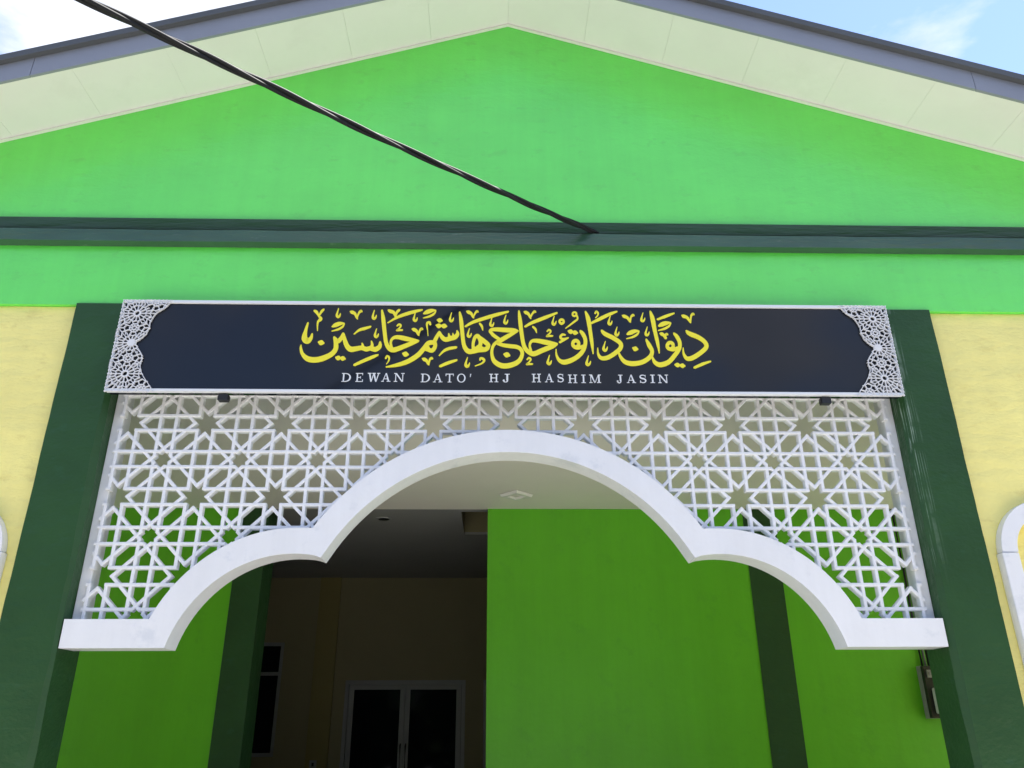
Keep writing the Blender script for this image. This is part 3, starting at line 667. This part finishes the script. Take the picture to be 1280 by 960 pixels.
# lace ends: cut-out star rosettes following a scalloped outline
OUT = [(-2.219, 4.262), (-2.261, 4.203), (-2.305, 4.170), (-2.324, 4.138), (-2.338, 4.100), (-2.338, 4.055), (-2.350, 4.009), (-2.383, 3.972), (-2.404, 3.954),
       (-2.404, 3.932), (-2.384, 3.909), (-2.358, 3.874), (-2.345, 3.838), (-2.350, 3.786), (-2.334, 3.742), (-2.307, 3.699), (-2.272, 3.656), (-2.237, 3.604)]
POLY = OUT + [(-2.552, 3.600), (-2.552, 4.268)]
def in_poly(x, z, poly=POLY):
    c = False; n = len(poly)
    for i in range(n):
        (x0, z0), (x1, z1) = poly[i], poly[(i + 1) % n]
        if (z0 > z) != (z1 > z) and x < (x1 - x0) * (z - z0) / (z1 - z0) + x0: c = not c
    return c
ROS = []       # rosette centres
XC = -2.439
for z, kind in ((4.162, 'big'), (4.055, 'small'), (3.947, 'solid'), (3.838, 'small'), (3.728, 'big')): ROS.append((XC, z, kind))
for z in (4.246, 3.624): ROS.append((XC + 0.116, z, 'small'))
segs = []
WT = {'big': 1.22, 'small': 0.84, 'solid': 1.10}
def nearest(p): return min(range(len(ROS)), key=lambda k: math.hypot(ROS[k][0] - p[0], ROS[k][1] - p[1]) / WT[ROS[k][2]])
own = None
def seg(a, b, w_=0.0046):
    if own is not None and nearest(((a[0] + b[0]) / 2, (a[1] + b[1]) / 2)) != own: return
    segs.append((a, b, w_))
for own, (cx, cz, kind) in enumerate(ROS):
    def pt(r, a): return (cx + r * math.cos(a), cz + r * math.sin(a))
    n = 12 if kind != 'small' else 8
    o = {'big': 0.0, 'solid': -0.005, 'small': 0.004}[kind]
    for i in range(n):
        a, b, h = 2 * math.pi * i / n, 2 * math.pi * (i + 1) / n, 2 * math.pi * (i + .5) / n
        if kind == 'big':
            seg(pt(.0200, a), pt(.0200, b), 0.0100); seg(pt(.022, a), pt(.054, a), 0.0058)
        elif kind == 'solid':
            seg(pt(.0, a), pt(.024, a), 0.0110); seg(pt(.020, a), pt(.050, a), 0.0058)
        else:
            seg(pt(.0140, a), pt(.0140, b), 0.0060); seg(pt(.0140, a), pt(.031, a), 0.0050); seg(pt(.031, a), pt(.031, b), 0.0050); seg(pt(.031, h), pt(.058, h), 0.0052)
            a, b, h = h, h + 2 * math.pi / n, h + math.pi / n
        seg(pt(.054 + o, a), pt(.063 + o, h), 0.0052); seg(pt(.063 + o, h), pt(.054 + o, b), 0.0052)
        seg(pt(.063 + o, h), pt(.100, h), 0.0050); seg(pt(.054 + o, a), pt(.082, a), 0.0050)
        seg(pt(.100, h), pt(.082, a), 0.0050); seg(pt(.100, h), pt(.082, b), 0.0050)
        seg(pt(.100, h), pt(.135, h), 0.0050); seg(pt(.082, a), pt(.135, a), 0.0050)
own = None
# beaded edge along the outer sides
def edge(a, b, step=0.024):
    a, b = Vector(a), Vector(b); n = max(int((b - a).length / step), 1)
    nrm = Vector((-(b - a).y, (b - a).x)).normalized()
    for i in range(n):
        p, q = a.lerp(b, i / n), a.lerp(b, (i + 1) / n); mdl = (p + q) / 2 + nrm * 0.0055
        seg(tuple(p), tuple(mdl), 0.0048); seg(tuple(mdl), tuple(q), 0.0048)
edge((-2.546, 4.262), (-2.546, 3.606)); edge((-2.235, 4.262), (-2.546, 4.262)); edge((-2.546, 3.606), (-2.245, 3.606))
for i in range(len(OUT) - 1):
    a, b = Vector(OUT[i]), Vector(OUT[i + 1]); seg(tuple(a - Vector((.006, 0))), tuple(b - Vector((.006, 0))), 0.0040)
def lace(sx):
    mb = MB(); rnd = random.Random(3)
    for a, b, w_ in segs:
        mx_, mz_ = (a[0] + b[0]) / 2, (a[1] + b[1]) / 2
        if not in_poly(mx_, mz_): continue
        for _ in range(6):                      # trim ends that stick out
            if not in_poly(*a): a = (a[0] * .8 + b[0] * .2, a[1] * .8 + b[1] * .2)
            if not in_poly(*b): b = (b[0] * .8 + a[0] * .2, b[1] * .8 + a[1] * .2)
        y = -0.1125 + rnd.uniform(0, 0.0016)
        h = w_ / 2 * 0.95
        d = Vector((b[0] - a[0], b[1] - a[1]))
        if d.length < 1e-5: continue
        d.normalize(); e = h * 0.5
        mb.prism((sx * (a[0] - d.x * e), y, a[1] - d.y * e), (sx * (b[0] + d.x * e), y, b[1] + d.y * e), [(-h, -0.006), (-h, 0.006), (h, 0.006), (h, -0.006)], (0, -1, 0))
    return mb.build('lace_corner', LACE, sign)
lace(1); lace(-1)

# lettering: brush strokes (x, z, width in millimetres) raised 3 mm from the panel
def smooth_path(pts, sub=7):
    out = []
    n = len(pts)
    for i in range(n - 1):
        p0, p1, p2, p3 = pts[max(i - 1, 0)], pts[i], pts[i + 1], pts[min(i + 2, n - 1)]
        for k in range(sub):
            t = k / sub
            out.append(tuple(0.5 * ((2 * p1[c]) + (-p0[c] + p2[c]) * t + (2 * p0[c] - 5 * p1[c] + 4 * p2[c] - p3[c]) * t * t + (-p0[c] + 3 * p1[c] - 3 * p2[c] + p3[c]) * t ** 3) for c in range(3)))
    out.append(tuple(pts[-1]))
    return out
def stroke(mb, pts, y, y1=-0.0995):
    q = smooth_path([(p[0] / 1000, p[1] / 1000, p[2] / 1000) for p in pts])
    n = len(q); L_, R_ = [], []
    for i, (x, z, w_) in enumerate(q):
        a, b = q[max(i - 1, 0)], q[min(i + 1, n - 1)]
        d = Vector((b[0] - a[0], b[1] - a[1]))
        if d.length < 1e-7: d = Vector((1, 0))
        d.normalize(); h = max(w_ * 1.1, 0.004) / 2
        # the reed pen is taller than it is wide here because the letters are stretched in height
        nx, nz = -d.y * h, d.x * h * 1.12
        L_.append((x + nx, z + nz)); R_.append((x - nx, z - nz))
    vs_ = [(x, y, z) for x, z in L_] + [(x, y, z) for x, z in R_] + [(x, y1, z) for x, z in L_] + [(x, y1, z) for x, z in R_]
    fs_ = []
    for i in range(n - 1):
        fs_ += [(i, n + i, n + i + 1, i + 1), (i, i + 1, 2 * n + i + 1, 2 * n + i), (n + i, 3 * n + i, 3 * n + i + 1, n + i + 1)]
    fs_ += [(0, 2 * n, 3 * n, n), (n - 1, 2 * n - 1, 4 * n - 1, 3 * n - 1)]
    mb.add(vs_, fs_)
    # rounded ends
    for (x, z, w_) in (q[0], q[-1]):
        r = max(w_, 0.004) * 0.5
        k = 10
        ring_ = [(x + r * math.cos(2 * math.pi * i / k), z + r * 1.1 * math.sin(2 * math.pi * i / k)) for i in range(k)]
        mb.add([(p, y + 0.0002, s_) for p, s_ in ring_], [tuple(range(k))])
cnt = 0
for name, group in (('calligraphy_letter', LETTERS), ('vowel_mark', MARKS)):
    for shape in group:
        mb = MB()
        for st in shape:
            cnt += 1
            stroke(mb, st, -0.1030 - (cnt % 9) * 0.0003)
        mb.build(name, YELLOWVINYL, sign, fix=False)

# Latin capitals with serifs, drawn in a unit box: polygons of (x, z)
def bar_(x0, x1, z0, z1): return [(x0, z0), (x1, z0), (x1, z1), (x0, z1)]
def para(x0, x1, z0, x2, x3, z1): return [(x0, z0), (x1, z0), (x3, z1), (x2, z1)]
def ring_poly(cx, cz, rx, rz, tx, tz, a0, a1, n=20):
    o = [(cx + rx * math.cos(a0 + (a1 - a0) * i / n), cz + rz * math.sin(a0 + (a1 - a0) * i / n)) for i in range(n + 1)]
    q = [(cx + (rx - tx) * math.cos(a0 + (a1 - a0) * i / n), cz + (rz - tz) * math.sin(a0 + (a1 - a0) * i / n)) for i in range(n, -1, -1)]
    return o + q
P_ = math.pi
SF = 0.075
def stem(x, w_, sw=0.13): return [bar_(x, x + w_, 0, 1), bar_(x - sw, x + w_ + sw, 0, SF), bar_(x - sw, x + w_ + sw, 1 - SF, 1)]
def sband(n=30):
    c = []
    for i in range(n + 1):
        t = i / n
        if t < .5: a = P_ * 0.18 + (P_ * 1.5 - P_ * 0.18) * (t / .5); c.append((.5 + .36 * math.cos(a), .745 + .205 * math.sin(a), a))
        else: a = P_ * 0.5 + (-P_ * 0.82 - P_ * 0.5) * ((t - .5) / .5); c.append((.5 + .38 * math.cos(a), .285 + .235 * math.sin(a), a))
    L_, R_ = [], []
    for i, (x, z, a) in enumerate(c):
        p, q = c[max(i - 1, 0)], c[min(i + 1, n)]
        d = Vector((q[0] - p[0], q[1] - p[1])).normalized(); h = 0.05 + 0.055 * abs(math.sin(P_ * i / n)) ** 2
        L_.append((x - d.y * h, z + d.x * h * .8)); R_.append((x + d.y * h, z - d.x * h * .8))
    return L_ + list(reversed(R_))
GLYPH = {
    'I': stem(0.34, 0.32, 0.3),
    'H': stem(0.13, 0.15) + stem(0.72, 0.15) + [bar_(0.28, 0.72, 0.475, 0.545)],
    'D': stem(0.13, 0.15)[:1] + [bar_(0, .4, 0, SF), bar_(0, .4, 1 - SF, 1), ring_poly(.4, .5, .6, .5, .17, SF, -P_ / 2, P_ / 2)],
    'E': stem(0.13, 0.17)[:1] + [bar_(0, .95, 0, SF), bar_(0, .92, 1 - SF, 1), bar_(.3, .65, .47, .54), bar_(.87, .97, 0, .27), bar_(.84, .93, .76, 1), bar_(.6, .67, .38, .63)],
    'T': stem(0.42, 0.16, 0.14)[:2] + [bar_(.03, .97, 1 - SF, 1), bar_(.01, .09, .74, 1), bar_(.91, .99, .74, 1)],
    'O': [ring_poly(.5, .5, .5, .52, .16, .075, 0, 2 * P_ - .0001, 30)],
    'N': [bar_(.12, .20, 0, 1), bar_(.80, .88, 0.0, 1), para(.74, .88, 0, .1, .26, 1), bar_(0, .32, 0, SF), bar_(0, .2, 1 - SF, 1), bar_(.68, 1, 1 - SF, 1)],
    'M': [bar_(.10, .16, 0, 1), bar_(.76, .90, 0, 1), para(.43, .50, 0, .10, .25, 1), para(.45, .51, 0, .77, .83, 1), bar_(0, .27, 0, SF), bar_(.66, 1, 0, SF), bar_(0, .2, 1 - SF, 1), bar_(.8, 1, 1 - SF, 1)],
    'W': [para(.24, .34, 0, .08, .22, 1), para(.26, .34, 0, .46, .52, 1), para(.63, .73, 0, .42, .56, 1), para(.66, .73, 0, .86, .92, 1), bar_(0, .31, 1 - SF, 1), bar_(.36, .64, 1 - SF, 1), bar_(.76, 1, 1 - SF, 1)],
    'A': [para(.10, .17, 0, .45, .53, 1), para(.72, .90, 0, .44, .56, 1), bar_(.25, .72, .30, .365), bar_(0, .28, 0, SF), bar_(.60, 1, 0, SF)],
    'J': [bar_(.52, .78, .22, 1), bar_(.3, 1, 1 - SF, 1), ring_poly(.42, .22, .36, .24, .17, .08, -P_ * .98, 0), ring_poly(.17, .22, .14, .1, .1, .09, 0, 2 * P_ - .001, 10)],
    'S': [sband(), bar_(.80, .88, .68, .97), bar_(.11, .19, .03, .33)],
    "'": [[(.2, .62), (.5, .62), (1.0, 1.0), (.3, 1.0)]],
}
for k, (chr_, x0, z0, x1, z1) in enumerate(LATIN):
    mb = MB()
    for i, poly in enumerate(GLYPH[chr_]):
        pts = [((x0 + (x1 - x0) * p) / 1000, (z0 + (z1 - z0) * q) / 1000) for p, q in poly]
        mb.poly_y(pts, -0.1030 - i * 0.0003, -0.0995)
    mb.build('letter', WHITEVINYL, sign, fix=False)

# ------------------------------------------------------------------ service cable
cable = thing('service_cable', 'black twisted service cable running from the string course over the forecourt', 'cable')
A = Vector((0.585, -0.052, 4.884))
N_ = 420
for s in range(3):
    pts = []
    for i in range(N_ + 1):
        t = -0.045 + 7.5 * i / N_
        sag = -0.055 * 4 * (t / 2.36) * (1 - t / 2.36) * 0.35
        c = A + Vector((-1.0487 * t, -t, -0.191 * t + sag))
        r = 0.0112 * (1 + 0.25 * math.sin(t * 5.1 + s * 2))
        a = 2 * math.pi * (t * 1.45 / 0.62 * 0.55 + s / 3 + 0.08 * math.sin(3 * t))
        side = Vector((0.69, -0.72, 0)); up_ = Vector((0, 0.1, 0.99))
        pts.append(c + side * (r * math.cos(a)) + up_ * (r * math.sin(a)))
    m = MB(); m.tube(pts, 0.0098 if s else 0.0112, 8)
    m.build('strand', CABLE, cable, smooth=True)

# ------------------------------------------------------------------ small things in the porch
meter = thing('electric_meter', 'black electric meter board with grey meter beside the right column', 'meter')
box('backboard', GREYBOX, meter, 4.035, 4.34, BY - 0.075, BY - 0.0005, 1.72, 2.19, 0.004)
box('face_plate', BLACK, meter, 4.038, 4.337, BY - 0.125, BY - 0.0755, 1.723, 2.187, 0.005)
for x in (4.062, 4.132, 4.202):
    m = MB(); m.box(x, x + 0.05, BY - 0.150, BY - 0.1255, 2.08, 2.15); m.box(x + .015, x + .035, BY - 0.165, BY - 0.1505, 2.10, 2.13); m.build('fuse_holder', GREYBOX, meter)
mt = box('meter_case', PALE, meter, 4.078, 4.27, BY - 0.20, BY - 0.1255, 1.76, 1.99, 0.015)
box('dial', WHITE, mt, 4.105, 4.245, BY - 0.204, BY - 0.2005, 1.86, 1.96)
box('display', BLACK, mt, 4.12, 4.23, BY - 0.206, BY - 0.2045, 1.91, 1.945)
for k, x in enumerate((4.085, 4.118, 4.150)):
    m = MB(); m.tube([(x, BY - 0.03 - 0.004 * k, 2.15), (x - 0.004, BY - 0.03, 2.6), (x + 0.003, BY - 0.028, 3.1), (x, BY - 0.03, CZ - 0.002)], 0.012, 8)
    m.build('conduit', BLACK if k != 1 else GREYALU, meter, smooth=True)

lamp = thing('ceiling_lamp', 'square white lamp turned cornerwise on the porch ceiling', 'lamp')
lx, ly = 0.13, 2.78
def diamond(r): return [(lx - r, ly), (lx, ly - r), (lx + r, ly), (lx, ly + r)]
m = MB()
o4, i4 = diamond(0.165), diamond(0.085)
vs_ = [(x, y, CZ - 0.004) for x, y in o4] + [(x, y, CZ - 0.030) for x, y in diamond(0.148)] + [(x, y, CZ - 0.030) for x, y in diamond(0.095)] + [(x, y, CZ - 0.008) for x, y in i4]
fs_ = []
for k in range(3):
    for i in range(4): fs_.append((k * 4 + i, k * 4 + (i + 1) % 4, (k + 1) * 4 + (i + 1) % 4, (k + 1) * 4 + i))
m.add(vs_, fs_); m.build('trim_ring', LAMPWHITE, lamp)
m = MB(); m.add([(x, y, CZ - 0.010) for x, y in diamond(0.086)], [(0, 1, 2, 3)]); m.build('diffuser', CEIL, lamp)

dl = thing('recessed_downlight', 'small round downlight in the dim corridor ceiling', 'lamp')
m = MB(); k = 24
c_ = [(math.cos(2 * math.pi * i / k), math.sin(2 * math.pi * i / k)) for i in range(k)]
vs_ = [(-1.308 + .085 * a, 3.98 + .085 * b, CCZ - 0.001) for a, b in c_] + [(-1.308 + .08 * a, 3.98 + .08 * b, CCZ - 0.012) for a, b in c_] + [(-1.308 + .062 * a, 3.98 + .062 * b, CCZ - 0.012) for a, b in c_]
m.add(vs_, [(r * k + i, r * k + (i + 1) % k, (r + 1) * k + (i + 1) % k, (r + 1) * k + i) for r in range(2) for i in range(k)]); m.build('rim', GREYALU, dl)
m = MB(); m.add([(-1.308 + .062 * a, 3.98 + .062 * b, CCZ - 0.006) for a, b in c_], [tuple(range(k))]); m.build('lens', BLACK, dl)

sw = thing('switch_plate', 'small pale switch plate low on the corridor pilaster', 'switch')
box('plate', GREYALU, sw, -2.67, -2.57, CY - 0.062, CY - 0.0505, 1.14, 1.245, 0.003)
box('rocker', BLACK, sw, -2.635, -2.605, CY - 0.068, CY - 0.0625, 1.17, 1.215)

# ------------------------------------------------------------------ unseen trees added behind the camera to close off the low sky
m = MB(); rnd = random.Random(11)
for k in range(30000):
    x = rnd.uniform(-34, 34)
    top = 7.7 + 1.3 * math.sin(x * 0.55) + 0.8 * math.sin(x * 1.7 + 1) + 0.5 * math.sin(x * 4.1)
    z = top * (1 - rnd.random() ** 1.6 * 0.98)
    y = -17 + rnd.uniform(-1.8, 1.8) * (0.5 + 0.5 * math.sin(x * 2.3 + z))
    r = rnd.uniform(0.16, 0.42)
    a = Vector((rnd.gauss(0, 1), rnd.gauss(0, 1), rnd.gauss(0, 1))).normalized(); c = a.orthogonal().normalized(); d = a.cross(c)
    p = Vector((x, y, z))
    m.add([p - c * r, p + d * r * 0.45, p + c * r, p - d * r * 0.45], [(0, 1, 2, 3)])
for y in (-17.6, -18.4):                       # opaque inner sheets added to keep sky from showing between leaves
    for i in range(-170, 170):
        x = i * 0.2; tp = (7.7 + 1.3 * math.sin(x * 0.55) + 0.8 * math.sin(x * 1.7 + 1)) * rnd.uniform(0.86, 0.95)
        d1, d2 = rnd.uniform(-.5, .5), rnd.uniform(-.5, .5)
        m.add([(x - .2, y + d1, 0.2), (x + .22, y + d2, 0.2), (x + .22, y + d1, tp), (x - .2, y + d2, tp)], [(0, 1, 2, 3)])
belt = m.build('sky_blocking_trees', LEAF, fix=False)
belt['kind'] = 'stuff'; belt['label'] = 'added belt of trees behind the camera, unseen, blocking the low sky'; belt['category'] = 'trees'
